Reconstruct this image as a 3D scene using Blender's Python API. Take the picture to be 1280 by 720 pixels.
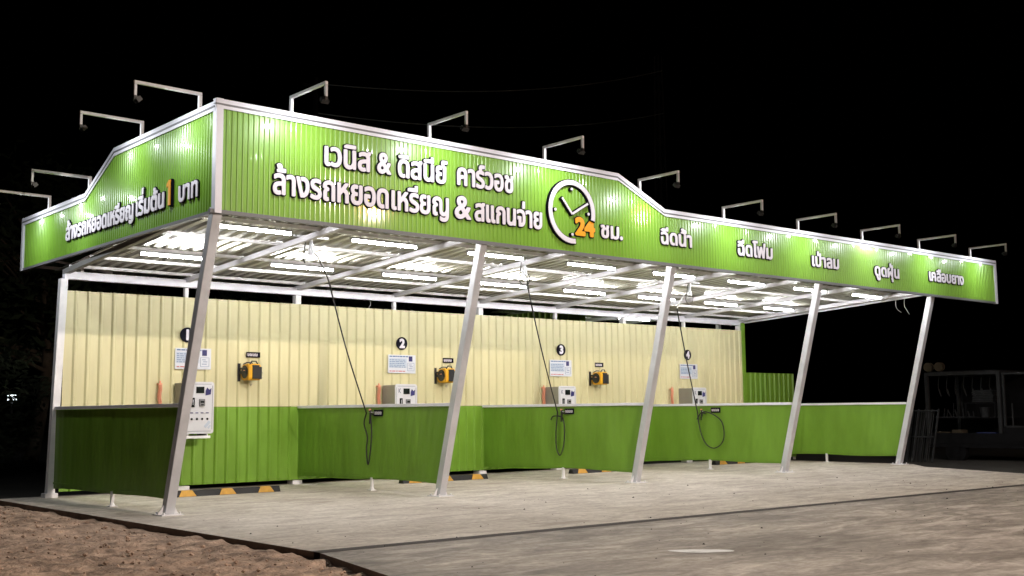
import bpy, bmesh, math, random
import numpy as np
from mathutils import Vector, Matrix, noise

for o in list(bpy.data.objects):
    bpy.data.objects.remove(o)
scene = bpy.context.scene
C = scene.collection
R = math.radians

# ------------------------------------------------------------------ camera
cam_d = bpy.data.cameras.new("camera")
cam = bpy.data.objects.new("camera", cam_d)
C.objects.link(cam)
scene.camera = cam
yaw, pitch, roll = -0.7134, 0.1093, -0.0087
fw = Vector((math.sin(-yaw) * math.cos(pitch), math.cos(yaw) * math.cos(pitch), math.sin(pitch)))
rt = Vector((math.cos(-yaw), -math.sin(-yaw), 0))
up = rt.cross(fw)
r2 = rt * math.cos(roll) + up * math.sin(roll)
u2 = -rt * math.sin(roll) + up * math.cos(roll)
m = Matrix((r2, u2, -fw)).transposed().to_4x4()
m.translation = Vector((-6.4007, -14.2903, 1.3))
cam.matrix_world = m
cam_d.sensor_width = 36
cam_d.lens = 1410.74 / 1280 * 36
cam_d.clip_end = 2000

# ------------------------------------------------------------------ night sky, exposure
world = bpy.data.worlds.new("World")
scene.world = world
world.use_nodes = True
wn = world.node_tree
bg = wn.nodes["Background"]
sky = wn.nodes.new("ShaderNodeTexSky")
sky.sky_type = 'NISHITA'
sky.sun_disc = False
sky.sun_elevation = R(-6)
sky.sun_rotation = R(200)
wn.links.new(sky.outputs[0], bg.inputs[0])
bg.inputs[1].default_value = 0.15
scene.view_settings.view_transform = 'Standard'
scene.view_settings.look = 'None'
scene.view_settings.exposure = 0.1
scene.view_settings.gamma = 1.0
scene.cycles.max_bounces = 6
scene.cycles.sample_clamp_indirect = 4.0

TUBE_POWER = 178.0        # emission of the fluorescent tubes
SPOT_POWER = 20.0         # watts of each sign lamp

# ------------------------------------------------------------------ materials
def mat(name, col, rough=0.6, metal=0.0, spec=0.5, emit=None, estr=0.0):
    mt = bpy.data.materials.new(name)
    mt.use_nodes = True
    b = mt.node_tree.nodes["Principled BSDF"]
    b.inputs["Base Color"].default_value = (*col, 1)
    b.inputs["Roughness"].default_value = rough
    b.inputs["Metallic"].default_value = metal
    b.inputs["Specular IOR Level"].default_value = spec
    if emit:
        b.inputs["Emission Color"].default_value = (*emit, 1)
        b.inputs["Emission Strength"].default_value = estr
    return mt

def vary(mt, scale=3.0, amt=0.25, detail=6, stretch=(1, 1, 1), rough_amt=0.0, bump=0.0, bscale=None, tint=None):
    """break a flat colour up with object-space noise, uneven gloss and bump"""
    nt = mt.node_tree
    b = nt.nodes["Principled BSDF"]
    col = tuple(b.inputs["Base Color"].default_value)
    tc = nt.nodes.new("ShaderNodeTexCoord")
    mp = nt.nodes.new("ShaderNodeMapping")
    mp.inputs["Scale"].default_value = stretch
    nt.links.new(tc.outputs["Object"], mp.inputs[0])
    n = nt.nodes.new("ShaderNodeTexNoise")
    n.inputs["Scale"].default_value = scale
    n.inputs["Detail"].default_value = detail
    n.inputs["Roughness"].default_value = 0.62
    nt.links.new(mp.outputs[0], n.inputs[0])
    rp = nt.nodes.new("ShaderNodeValToRGB")
    rp.color_ramp.elements[0].position = 0.3
    rp.color_ramp.elements[1].position = 0.7
    lo = tuple(c * (1 - amt) for c in col[:3])
    hi = tuple(min(1, c * (1 + amt)) for c in col[:3])
    if tint:
        lo = tuple(l * t for l, t in zip(lo, tint))
    rp.color_ramp.elements[0].color = (*lo, 1)
    rp.color_ramp.elements[1].color = (*hi, 1)
    nt.links.new(n.outputs[0], rp.inputs[0])
    nt.links.new(rp.outputs[0], b.inputs["Base Color"])
    if rough_amt:
        r0 = b.inputs["Roughness"].default_value
        mr = nt.nodes.new("ShaderNodeMapRange")
        mr.inputs["From Min"].default_value = 0.3
        mr.inputs["From Max"].default_value = 0.7
        mr.inputs["To Min"].default_value = max(0.05, r0 - rough_amt)
        mr.inputs["To Max"].default_value = min(1, r0 + rough_amt)
        nt.links.new(n.outputs[0], mr.inputs[0])
        nt.links.new(mr.outputs[0], b.inputs["Roughness"])
    if bump:
        n2 = nt.nodes.new("ShaderNodeTexNoise")
        n2.inputs["Scale"].default_value = bscale or scale * 8
        n2.inputs["Detail"].default_value = 5
        nt.links.new(mp.outputs[0], n2.inputs[0])
        bp = nt.nodes.new("ShaderNodeBump")
        bp.inputs["Strength"].default_value = bump
        bp.inputs["Distance"].default_value = 0.03
        nt.links.new(n2.outputs[0], bp.inputs["Height"])
        nt.links.new(bp.outputs[0], b.inputs["Normal"])
    return mt

M = {}
M['sign_green'] = vary(mat('sign_green', (0.185, 0.375, 0.036), 0.34, spec=0.55), 1.3, 0.06, rough_amt=0.05)
M['sign_green'].node_tree.nodes['Principled BSDF'].inputs['Coat Weight'].default_value = 1.0
M['sign_green'].node_tree.nodes['Principled BSDF'].inputs['Coat Roughness'].default_value = 0.06
M['wall_green'] = vary(mat('wall_green', (0.155, 0.30, 0.027), 0.42), 2.6, 0.16, stretch=(1, 1, 0.35), rough_amt=0.1, bump=0.08, bscale=12)
M['part_green'] = vary(mat('part_green', (0.135, 0.27, 0.023), 0.42), 2.6, 0.15, stretch=(1, 1, 0.35), rough_amt=0.1, bump=0.08, bscale=12)
M['cream'] = vary(mat('cream', (0.60, 0.555, 0.33), 0.45), 2.2, 0.09, stretch=(1, 1, 0.25), rough_amt=0.1, bump=0.05, bscale=10)
M['white'] = vary(mat('white_paint', (0.76, 0.75, 0.77), 0.45), 3, 0.10, rough_amt=0.1)
M['trim'] = vary(mat('trim_white', (0.74, 0.73, 0.80), 0.4), 2.5, 0.06, rough_amt=0.1)
M['steel'] = vary(mat('steel_paint', (0.56, 0.57, 0.61), 0.42, 0.25), 2.2, 0.14, rough_amt=0.12, bump=0.05)
M['galv'] = vary(mat('galvanised', (0.30, 0.295, 0.265), 0.34, 0.5), 1.6, 0.22, stretch=(4, 1, 1), rough_amt=0.1, bump=0.06, bscale=14, tint=(1, .97, .9))
M['rafter_shaded'] = vary(mat('rafter_shaded', (0.20, 0.195, 0.19), 0.5), 3, .15)
M['housing'] = mat('lamp_housing', (0.38, 0.38, 0.40), 0.45)
M['gray'] = mat('gray_trim', (0.16, 0.16, 0.17), 0.5)
M['letter'] = mat('letter_white', (0.74, 0.69, 0.76), 0.45)
M['letter_orange'] = mat('letter_orange', (0.85, 0.36, 0.01), 0.4)
M['letter_black'] = mat('letter_black', (0.008, 0.007, 0.014), 0.7, spec=.05)
M['black'] = mat('black_plastic', (0.012, 0.012, 0.013), 0.4)
M['rubber'] = vary(mat('black_rubber', (0.014, 0.014, 0.015), 0.7), 6, 0.3)
M['yellow'] = mat('yellow_plastic', (0.72, 0.36, 0.015), 0.4)
M['yellow_mark'] = vary(mat('yellow_mark', (0.52, 0.28, 0.04), 0.6), 9, 0.2)
M['orange_hose'] = mat('orange_hose', (0.80, 0.34, 0.22), 0.4)
M['pale_hose'] = mat('pale_hose', (0.55, 0.50, 0.38), 0.5)
M['machine'] = vary(mat('machine_gray', (0.30, 0.28, 0.24), 0.5), 3, 0.08)
M['machine_face'] = mat('machine_face', (0.62, 0.62, 0.66), 0.3)
M['machine_line'] = mat('machine_line', (0.05, 0.07, 0.14), 0.4)
M['screen'] = mat('dark_screen', (0.01, 0.014, 0.012), 0.1)
M['navy'] = mat('navy_sticker', (0.02, 0.02, 0.12), 0.4)
M['poster'] = mat('poster_white', (0.60, 0.62, 0.68), 0.5)
M['poster_blue'] = mat('poster_blue', (0.05, 0.12, 0.28), 0.5)
M['poster_pale'] = mat('poster_pale', (0.46, 0.52, 0.62), 0.5)
M['red'] = mat('red_print', (0.45, 0.04, 0.03), 0.5)
M['dark_metal'] = vary(mat('dark_metal', (0.005, 0.005, 0.006), 0.8, 0.0, spec=0.15), 5, 0.5, bump=0.1)
M['dull_metal'] = vary(mat('dull_metal', (0.020, 0.021, 0.023), 0.7, 0.1, spec=0.3), 5, 0.4)
M['blue_crate'] = mat('blue_crate', (0.01, 0.02, 0.10), 0.5)
M['cardboard'] = mat('cardboard', (0.045, 0.034, 0.02), 0.9)
M['bark'] = vary(mat('bark', (0.06, 0.045, 0.03), 0.95), 6, 0.4, bump=0.5)
M['cable'] = mat('cable_sheath', (0.20, 0.24, 0.24), 0.35)
M['tube'] = mat('tube_glow', (0.9, 0.9, 0.9), 0.3, emit=(1.0, 0.99, 0.97), estr=TUBE_POWER)
M['lens'] = mat('lamp_lens', (0.9, 0.9, 0.9), 0.3, emit=(0.90, 0.97, 1.0), estr=10)
M['sodium_pale'] = mat('street_lens', (0.9, 0.8, 0.6), 0.3, emit=(1.0, 0.72, 0.42), estr=60)
M['sodium'] = mat('sodium_lens', (0.9, 0.6, 0.3), 0.3, emit=(1.0, 0.36, 0.05), estr=600)

def leaf_mat(name, col):
    mt = vary(mat(name, col, 0.6), 0.8, 0.35)
    return mt
M['leaf'] = leaf_mat('foliage', (0.018, 0.03, 0.012))
M['leaf2'] = leaf_mat('foliage_pale', (0.04, 0.05, 0.025))

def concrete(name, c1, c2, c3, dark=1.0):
    mt = bpy.data.materials.new(name)
    mt.use_nodes = True
    nt = mt.node_tree
    b = nt.nodes["Principled BSDF"]
    tc = nt.nodes.new("ShaderNodeTexCoord")
    mp = nt.nodes.new("ShaderNodeMapping")
    mp.inputs["Scale"].default_value = (0.55, 1.5, 1)      # trowel sweeps run along the building
    mp.inputs["Rotation"].default_value = (0, 0, R(4))
    nt.links.new(tc.outputs["Object"], mp.inputs[0])
    def nz(scale, det, src, rough=0.6, dist=0.0):
        n = nt.nodes.new("ShaderNodeTexNoise")
        n.inputs["Scale"].default_value = scale
        n.inputs["Detail"].default_value = det
        n.inputs["Roughness"].default_value = rough
        n.inputs["Distortion"].default_value = dist
        nt.links.new(src, n.inputs[0])
        return n
    big = nz(0.38, 7, tc.outputs["Object"], 0.6, 0.8)
    sweep = nz(2.3, 12, mp.outputs[0], 0.68, 1.0)
    fine = nz(13, 12, tc.outputs["Object"], 0.7)
    rp = nt.nodes.new("ShaderNodeValToRGB")
    e = rp.color_ramp.elements
    e[0].position = 0.34; e[0].color = (*c1, 1)
    e[1].position = 0.66; e[1].color = (*c3, 1)
    mid = e.new(0.5); mid.color = (*c2, 1)
    nt.links.new(sweep.outputs[0], rp.inputs[0])
    r2_ = nt.nodes.new("ShaderNodeValToRGB")
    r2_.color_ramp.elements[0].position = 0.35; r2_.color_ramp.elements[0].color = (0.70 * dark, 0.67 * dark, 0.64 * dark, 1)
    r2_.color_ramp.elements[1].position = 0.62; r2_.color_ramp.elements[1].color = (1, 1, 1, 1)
    nt.links.new(big.outputs[0], r2_.inputs[0])
    mx = nt.nodes.new("ShaderNodeMixRGB"); mx.blend_type = 'MULTIPLY'; mx.inputs[0].default_value = 0.8
    nt.links.new(rp.outputs[0], mx.inputs[1]); nt.links.new(r2_.outputs[0], mx.inputs[2])
    r3 = nt.nodes.new("ShaderNodeValToRGB")
    r3.color_ramp.elements[0].position = 0.3; r3.color_ramp.elements[0].color = (0.50, 0.48, 0.46, 1)
    r3.color_ramp.elements[1].position = 0.6; r3.color_ramp.elements[1].color = (1.05, 1.05, 1.05, 1)
    nt.links.new(fine.outputs[0], r3.inputs[0])
    mx2 = nt.nodes.new("ShaderNodeMixRGB"); mx2.blend_type = 'MULTIPLY'; mx2.inputs[0].default_value = 0.7
    nt.links.new(mx.outputs[0], mx2.inputs[1]); nt.links.new(r3.outputs[0], mx2.inputs[2])
    nt.links.new(mx2.outputs[0], b.inputs["Base Color"])
    mr = nt.nodes.new("ShaderNodeMapRange")
    mr.inputs["To Min"].default_value = 0.5
    mr.inputs["To Max"].default_value = 0.95
    nt.links.new(sweep.outputs[0], mr.inputs[0]); nt.links.new(mr.outputs[0], b.inputs["Roughness"])
    bp = nt.nodes.new("ShaderNodeBump"); bp.inputs["Strength"].default_value = 0.25; bp.inputs["Distance"].default_value = 0.01
    nt.links.new(sweep.outputs[0], bp.inputs["Height"])
    bp2 = nt.nodes.new("ShaderNodeBump"); bp2.inputs["Strength"].default_value = 0.3; bp2.inputs["Distance"].default_value = 0.004
    nt.links.new(fine.outputs[0], bp2.inputs["Height"]); nt.links.new(bp.outputs[0], bp2.inputs["Normal"])
    nt.links.new(bp2.outputs[0], b.inputs["Normal"])
    return mt
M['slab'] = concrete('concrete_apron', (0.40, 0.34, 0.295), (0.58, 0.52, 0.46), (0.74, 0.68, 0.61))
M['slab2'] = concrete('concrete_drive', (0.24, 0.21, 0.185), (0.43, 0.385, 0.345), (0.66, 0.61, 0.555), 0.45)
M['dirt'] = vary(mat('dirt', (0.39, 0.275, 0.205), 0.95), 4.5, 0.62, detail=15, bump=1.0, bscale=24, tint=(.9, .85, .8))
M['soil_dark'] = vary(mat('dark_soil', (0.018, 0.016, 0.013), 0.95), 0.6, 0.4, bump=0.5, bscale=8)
M['slab_side'] = vary(mat('slab_side', (0.17, 0.125, 0.10), 0.9), 5, 0.35, bump=0.4)
M['stain'] = vary(mat('white_splash', (0.68, 0.68, 0.68), 0.6), 6, 0.3)
M['joint'] = mat('joint_dark', (0.05, 0.04, 0.037), 0.9)

# ------------------------------------------------------------------ object helpers
def tag(o, label=None, cat=None, group=None, kind=None):
    if label: o['label'] = label
    if cat: o['category'] = cat
    if group: o['group'] = group
    if kind: o['kind'] = kind
    return o

def thing(name, label, cat, loc=(0, 0, 0), rz=0.0, group=None):
    o = bpy.data.objects.new(name, None)
    C.objects.link(o)
    o.location = loc
    o.rotation_euler = (0, 0, rz)
    o.empty_display_size = 0.2
    return tag(o, label, cat, group)

class MB:
    """collects shapes; build() links them as one mesh object"""
    def __init__(s):
        s.v = []; s.f = []; s.mi = []; s.cur = 0; s.sm = []
    def add(s, vs, fs, smooth=False):
        n = len(s.v)
        s.v += [tuple(v) for v in vs]
        for f in fs:
            s.f.append(tuple(i + n for i in f)); s.mi.append(s.cur); s.sm.append(smooth)
        return s
    def m(s, i): s.cur = i; return s
    def box(s, x0, x1, y0, y1, z0, z1):
        v = [(x, y, z) for z in (z0, z1) for y in (y0, y1) for x in (x0, x1)]
        return s.add(v, [(0, 2, 3, 1), (4, 5, 7, 6), (0, 1, 5, 4), (2, 6, 7, 3), (0, 4, 6, 2), (1, 3, 7, 5)])
    def bar(s, a, b, w, h, upv=(0, 0, 1)):
        """rectangular bar from a to b, w across, h along upv"""
        a, b = Vector(a), Vector(b)
        d = (b - a).normalized(); u = Vector(upv)
        x = d.cross(u).normalized(); u = x.cross(d).normalized()
        v = []
        for p in (a, b):
            for sx, su in ((-1, -1), (1, -1), (1, 1), (-1, 1)):
                v.append(p + x * sx * w / 2 + u * su * h / 2)
        return s.add(v, [(3, 2, 1, 0), (4, 5, 6, 7), (0, 1, 5, 4), (1, 2, 6, 5), (2, 3, 7, 6), (3, 0, 4, 7)])
    def tube(s, pts, r, n=8, caps=True):
        P = [Vector(p) for p in pts]
        rs = r if isinstance(r, (list, tuple)) else [r] * len(P)
        v = []; ref = None
        for i, p in enumerate(P):
            d = (P[min(i + 1, len(P) - 1)] - P[max(i - 1, 0)])
            d = d.normalized() if d.length > 1e-9 else Vector((0, 0, 1))
            if ref is None:
                ref = Vector((0, 0, 1)) if abs(d.z) < 0.9 else Vector((1, 0, 0))
            x = d.cross(ref).normalized(); ref = x.cross(d).normalized()
            for k in range(n):
                a = 2 * math.pi * k / n
                v.append(p + (x * math.cos(a) + ref * math.sin(a)) * rs[i])
        f = []
        for i in range(len(P) - 1):
            for k in range(n):
                k2 = (k + 1) % n
                f.append((i * n + k, i * n + k2, (i + 1) * n + k2, (i + 1) * n + k))
        s.add(v, f, True)
        if caps:
            s.add(v[:n], [tuple(range(n))[::-1]]); s.add(v[-n:], [tuple(range(n))])
        return s
    def cyl(s, c, axis, r, L, n=20, r2=None):
        a = Vector(axis).normalized() * L / 2; c = Vector(c)
        return s.tube([c - a, c + a], [r, r if r2 is None else r2], n)
    def prism(s, poly, z0, z1):
        n = len(poly)
        v = [(x, y, z0) for x, y in poly] + [(x, y, z1) for x, y in poly]
        f = [tuple(range(n))[::-1], tuple(range(n, 2 * n))]
        f += [(i, (i + 1) % n, n + (i + 1) % n, n + i) for i in range(n)]
        return s.add(v, f)
    def build(s, name, mats, parent=None, bevel=0.0):
        me = bpy.data.meshes.new(name)
        me.from_pydata(s.v, [], s.f)
        if not isinstance(mats, (list, tuple)): mats = [mats]
        for q in mats: me.materials.append(q)
        me.polygons.foreach_set("material_index", s.mi)
        me.polygons.foreach_set("use_smooth", s.sm)
        me.update()
        o = bpy.data.objects.new(name, me)
        C.objects.link(o)
        if parent: o.parent = parent
        if bevel:
            b = o.modifiers.new("bevel", 'BEVEL'); b.width = bevel; b.segments = 2; b.limit_method = 'ANGLE'
        return o

def copy_tree(o, parent=None):
    c = o.copy(); C.objects.link(c)
    if parent: c.parent = parent
    for ch in [q for q in bpy.data.objects if q.parent == o]:
        copy_tree(ch, c)
    return c

# profile helpers ---------------------------------------------------
def rib_profile(x0, x1, pitch, kind):
    """(x, depth) samples of a pressed sheet"""
    out = []
    n = int(math.ceil((x1 - x0) / pitch))
    for i in range(n):
        b = x0 + i * pitch
        if kind == 'fine':          # small rounded corrugation
            for t, d in ((0, 0), (.30, .0006), (.42, .010), (.52, .012), (.82, .0125), (.94, .002)):
                out.append((b + t * pitch, d))
        elif kind == 'wall':        # wide flat pans with a narrow raised rib
            for t, d in ((0, 0), (.68, 0), (.80, .03), (.91, .03), (.999, 0)):
                out.append((b + t * pitch, d))
        elif kind == 'roof':
            for t, d in ((0, 0), (.40, 0), (.52, .045), (.88, .045), (.999, 0)):
                out.append((b + t * pitch, d))
    out = [(x, d) for x, d in out if x < x1 - 1e-4]
    out.append((x1, 0))
    return out

def sheet(name, prof, pos, lo, hi, material, parent, thick=0.002, smooth=False):
    """pos(x, depth, t) -> point; lo/hi functions of x for the two ends"""
    b = MB()
    v = []; f = []
    for x, d in prof:
        v.append(pos(x, d, lo(x))); v.append(pos(x, d, hi(x)))
    for i in range(len(prof) - 1):
        f.append((2 * i, 2 * i + 2, 2 * i + 3, 2 * i + 1))
    b.add(v, f, smooth)
    o = b.build(name, material, parent)
    if thick:
        sm = o.modifiers.new("thickness", 'SOLIDIFY'); sm.thickness = thick; sm.offset = 0
    return o

# ------------------------------------------------------------------ ground
L_ = 400
# one ground sheet: fine, uneven dirt beside the slab, flat further out
def ground():
    xs = [-L_, -120, -50, -25, -14] + [-10, -9, -8, -7, -6.4] + [-6 + .045 * i for i in range(int(5.4 / .045) + 1)] + [2, 8, 14, 20, 30, 60, 120, L_]
    ys = [-L_, -120, -50, -24, -15] + [-11.5, -10.7] + [-10 + .05 * i for i in range(int(16 / .05) + 1)] + [9, 14, 20, 40, 80, 160, L_]
    xs = sorted(xs); ys = sorted(ys)
    v = []
    for y in ys:
        for x in xs:
            h = 0.0
            if -10.01 < x < -0.5 and -11.6 < y < 6.2:
                p = Vector((x, y, 0))
                h = noise.fractal(p * 0.7, 1.0, 2.0, 3) * 0.015 + (.5 - abs(noise.noise(p * 5.0))) * .030 + noise.noise(p * 11.0) * .014 + noise.fractal(p * 3.2, 0.8, 2.0, 6) * 0.03
                t = noise.noise(Vector((x * 1.1 + 4, y * 4.2, 3.1)))
                h += max(0, t) * 0.05
                e = min(1, (x + 10) / 1.0, (y + 11.6) / 1.0, (6.1 - y) / 1.0)
                near = max(0.0, min(1.0, (-0.80 - x) / 0.25))
                h = h * max(0, e) * (0.5 + 0.5 * near) + (1 - min(1.0, (-0.70 - x) / 0.5 if x < -.7 else 1.0)) * max(0, noise.noise(Vector((x * .5, y * 2.3, 9)))) * .09
            v.append((x, y, -0.08 + h))
    nx = len(xs)
    b = MB()
    f = [(j * nx + i, j * nx + i + 1, (j + 1) * nx + i + 1, (j + 1) * nx + i) for j in range(len(ys) - 1) for i in range(nx - 1)]
    b.add(v, f, True)
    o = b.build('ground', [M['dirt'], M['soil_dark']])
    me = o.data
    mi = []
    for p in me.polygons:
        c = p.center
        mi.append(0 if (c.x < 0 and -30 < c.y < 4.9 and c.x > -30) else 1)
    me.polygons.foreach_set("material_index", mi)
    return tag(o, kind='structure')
ground()

def seam(x): return -4.87 - .036 * (x + .75)
def slab(name, poly, m_):
    b = MB()
    n = len(poly)
    v = [(x, y, -0.30) for x, y in poly] + [(x, y, 0) for x, y in poly]
    b.m(0).add(v, [tuple(range(n, 2 * n))])
    b.m(1).add(v, [(i, (i + 1) % n, n + (i + 1) % n, n + i) for i in range(n)])
    return tag(b.build(name, [m_, M['slab_side']]), kind='structure')
slab('concrete_apron', [(-0.80, 4.72), (-0.70, seam(-.7) + .07), (15.4, seam(15.4) + .07), (16.0, -3.8), (17.25, -1.0), (18.25, -.15), (18.35, 4.72)], M['slab'])
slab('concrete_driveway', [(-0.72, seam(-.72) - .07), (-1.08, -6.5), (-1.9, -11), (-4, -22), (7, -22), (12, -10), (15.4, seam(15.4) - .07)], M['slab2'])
b = MB(); b.add([(-.72, seam(-.72) - .10, .004), (15.38, seam(15.38) - .10, .004), (15.38, seam(15.38) + .09, .004), (-.72, seam(-.72) + .09, .004)], [(0, 1, 2, 3)])
tag(b.build('pavement_joint', M['joint']), kind='structure')
# pale splash dried on the driveway
b = MB(); pts = []
for k in range(26):
    a = 2 * math.pi * k / 26
    rr = 1 + .25 * noise.noise(Vector((math.cos(a) * 1.3, math.sin(a) * 1.3, 7)))
    u = math.cos(a) * .30 * rr; w = math.sin(a) * .13 * rr
    pts.append((1.9 + u * .75 + w * .65, -7.36 - u * .65 + w * .75, .004))
b.add(pts, [tuple(range(26))])
tag(b.build('pavement_stain', M['stain']), kind='structure')

# clods of dirt against the slab edge
random.seed(4)
def clod(x, y, r, label):
    bm = bmesh.new()
    bmesh.ops.create_icosphere(bm, subdivisions=3, radius=r)
    sd = random.random() * 50
    for vv in bm.verts:
        k = 1 + .45 * noise.fractal(vv.co / r * 1.4 + Vector((sd, 0, 0)), 1, 2, 3)
        vv.co = vv.co * k; vv.co.z *= .6
    me = bpy.data.meshes.new('dirt_clod'); bm.to_mesh(me); bm.free(); me.materials.append(M['dirt'])
    o = bpy.data.objects.new('dirt_clod', me); C.objects.link(o); o.location = (x, y, -.10)
    tag(o, label, 'dirt clod', 'clods of dirt beside the slab')
clod(-1.02, 0.95, .11, 'largest lump of brown dirt lying against the slab edge near the corner column')
clod(-.98, 0.6, .07, 'small lump of dirt just in front of the largest one beside the slab')
clod(-1.3, 1.1, .055, 'smallest lump of dirt lying to the left of the largest one')

# loose grit and small clods scattered over the dirt
random.seed(21)
b = MB()
for k in range(2000):
    y = random.uniform(-9.5, 4.5); x = -.9 - abs(random.gauss(0, 1.6))
    if x < -5.5: continue
    r_ = random.choice((.005, .007, .009, .012, .018, .026)) * random.uniform(.7, 1.3)
    z = -.08 + random.uniform(-.01, .03) + .4 * r_
    v = []
    for q in ((1, 0, 0), (0, 1, 0), (-1, 0, 0), (0, -1, 0), (0, 0, .8), (0, 0, -.8), (.6, .6, .4), (-.6, -.5, .5)):
        v.append((x + q[0] * r_ * random.uniform(.6, 1.2), y + q[1] * r_ * random.uniform(.6, 1.2), z + q[2] * r_ * random.uniform(.6, 1.1)))
    b.add(v, [(0, 6, 4), (6, 1, 4), (1, 2, 4), (2, 7, 4), (7, 3, 4), (3, 0, 4), (0, 1, 6), (2, 3, 7), (1, 0, 5), (2, 1, 5), (3, 2, 5), (0, 3, 5)])
tag(b.build('grit', M['dirt']), 'loose brown grit and crumbs of earth over the bare dirt', 'grit', kind='stuff')

b = MB(); random.seed(8)
for k in range(260):
    x = random.uniform(-.6, 14); y = random.uniform(-9, -.4)
    r_ = random.choice((.004, .006, .006, .010, .016)) * random.uniform(.8, 1.3)
    if r_ > .012 and random.random() < .5: r_ *= .5
    b.add([(x + r_, y, .001), (x, y + r_ * 1.3, .001), (x - r_ * 1.2, y, .001), (x, y - r_, .001), (x, y, r_ * .9)], [(0, 1, 4), (1, 2, 4), (2, 3, 4), (3, 0, 4)])
tag(b.build('gravel_specks', M['soil_dark']), 'tiny dark bits of gravel scattered on the concrete', 'gravel', kind='stuff')

# ------------------------------------------------------------------ lettering
_gl = {}
def glyph(ch):
    """flat glyph of one character: (outline segments, triangles) in em units"""
    if ch in _gl: return _gl[ch]
    def geo(t):
        c = bpy.data.curves.new('tmp', 'FONT'); c.body = t
        o = bpy.data.objects.new('tmp', c); C.objects.link(o)
        bpy.context.view_layer.update()
        cv = o.to_curve(bpy.context.evaluated_depsgraph_get())
        loops = []
        for sp in cv.splines:
            bp = sp.bezier_points; n = len(bp); L = []
            for i in range(n):
                a, b_ = bp[i], bp[(i + 1) % n]
                P0, P1, P2, P3 = a.co, a.handle_right, b_.handle_left, b_.co
                for k in range(6):
                    t_ = k / 6; u = 1 - t_
                    q = P0 * u ** 3 + P1 * 3 * u * u * t_ + P2 * 3 * u * t_ * t_ + P3 * t_ ** 3
                    L.append((q.x, q.y))
            loops.append(np.array(L))
        o.to_curve_clear(); bpy.data.objects.remove(o); bpy.data.curves.remove(c)
        return loops
    L = geo(ch) if ch != ' ' else []
    mx = lambda ls: max(l[:, 0].max() for l in ls)
    _gl[ch] = (L, None, None, float(mx(geo(ch + 'I')) - mx(geo('I'))))
    return _gl[ch]

def field(ch, sx, sy, h):
    """signed distance (positive inside) of a scaled glyph on a grid of step h; non-zero winding"""
    L, _a, _b, adv = glyph(ch)
    L = [l * np.array([sx, sy]) for l in L]
    V = np.concatenate(L)
    pad = int(0.05 / h) + 2
    i0 = int(math.floor(V[:, 0].min() / h)) - pad; i1 = int(math.ceil(V[:, 0].max() / h)) + pad
    j0 = int(math.floor(V[:, 1].min() / h)) - pad; j1 = int(math.ceil(V[:, 1].max() / h)) + pad
    X, Y = np.meshgrid(np.arange(i0, i1 + 1) * h, np.arange(j0, j1 + 1) * h)
    wind = np.zeros(X.shape, int)
    dist = np.full(X.shape, 9.0)
    for l in L:
        for k in range(len(l)):
            A = l[k]; B = l[(k + 1) % len(l)]
            AB = B - A; L2 = max(AB @ AB, 1e-12)
            t = np.clip(((X - A[0]) * AB[0] + (Y - A[1]) * AB[1]) / L2, 0, 1)
            dist = np.minimum(dist, np.hypot(X - A[0] - t * AB[0], Y - A[1] - t * AB[1]))
            cr = AB[0] * (Y - A[1]) - (X - A[0]) * AB[1]
            if A[1] <= B[1]: wind += ((Y >= A[1]) & (Y < B[1]) & (cr > 0)).astype(int)
            else: wind -= ((Y >= B[1]) & (Y < A[1]) & (cr < 0)).astype(int)
    return i0, j0, np.where(wind != 0, dist, -dist), adv * sx

NUDGE = {}   # (previous char, mark) -> offset in em, set below
def text_field(txt, sx, sy, h, tracking=0.0):
    items = []; x = 0.0; stack_up = False; prevcons = ''
    for ch in txt:
        if ch == ' ':
            x += glyph(' ')[3] * sx; stack_up = False; continue
        dx = dy = 0.0
        if ch in '\u0e48\u0e49\u0e4c':
            if stack_up: dy = 0.17
            if prevcons in '\u0e1b\u0e1d\u0e1f': dx = -0.16
        if ch == '\u0e33' :  # sara am: keep the tone above its ring
            pass
        i0, j0, F, adv = field(ch, sx, sy, h)
        items.append((i0 + int(round((x + dx * sx) / h)), j0 + int(round(dy * sy / h)), F))
        if adv > 0.02 * sx: adv += tracking
        x += adv
        if ch in '\u0e34\u0e35\u0e36\u0e37': stack_up = True
        elif ch not in '\u0e38\u0e39\u0e48\u0e49\u0e4c': stack_up = False; prevcons = ch
    I0 = min(a for a, _, _ in items); J0 = min(b_ for _, b_, _ in items)
    I1 = max(a + F.shape[1] for a, _, F in items); J1 = max(b_ + F.shape[0] for _, b_, F in items)
    G = np.full((J1 - J0, I1 - I0), -0.05)
    for a, b_, F in items:
        s_ = G[b_ - J0:b_ - J0 + F.shape[0], a - I0:a - I0 + F.shape[1]]
        np.maximum(s_, F, out=s_)
    return I0 * h, J0 * h, G

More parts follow.
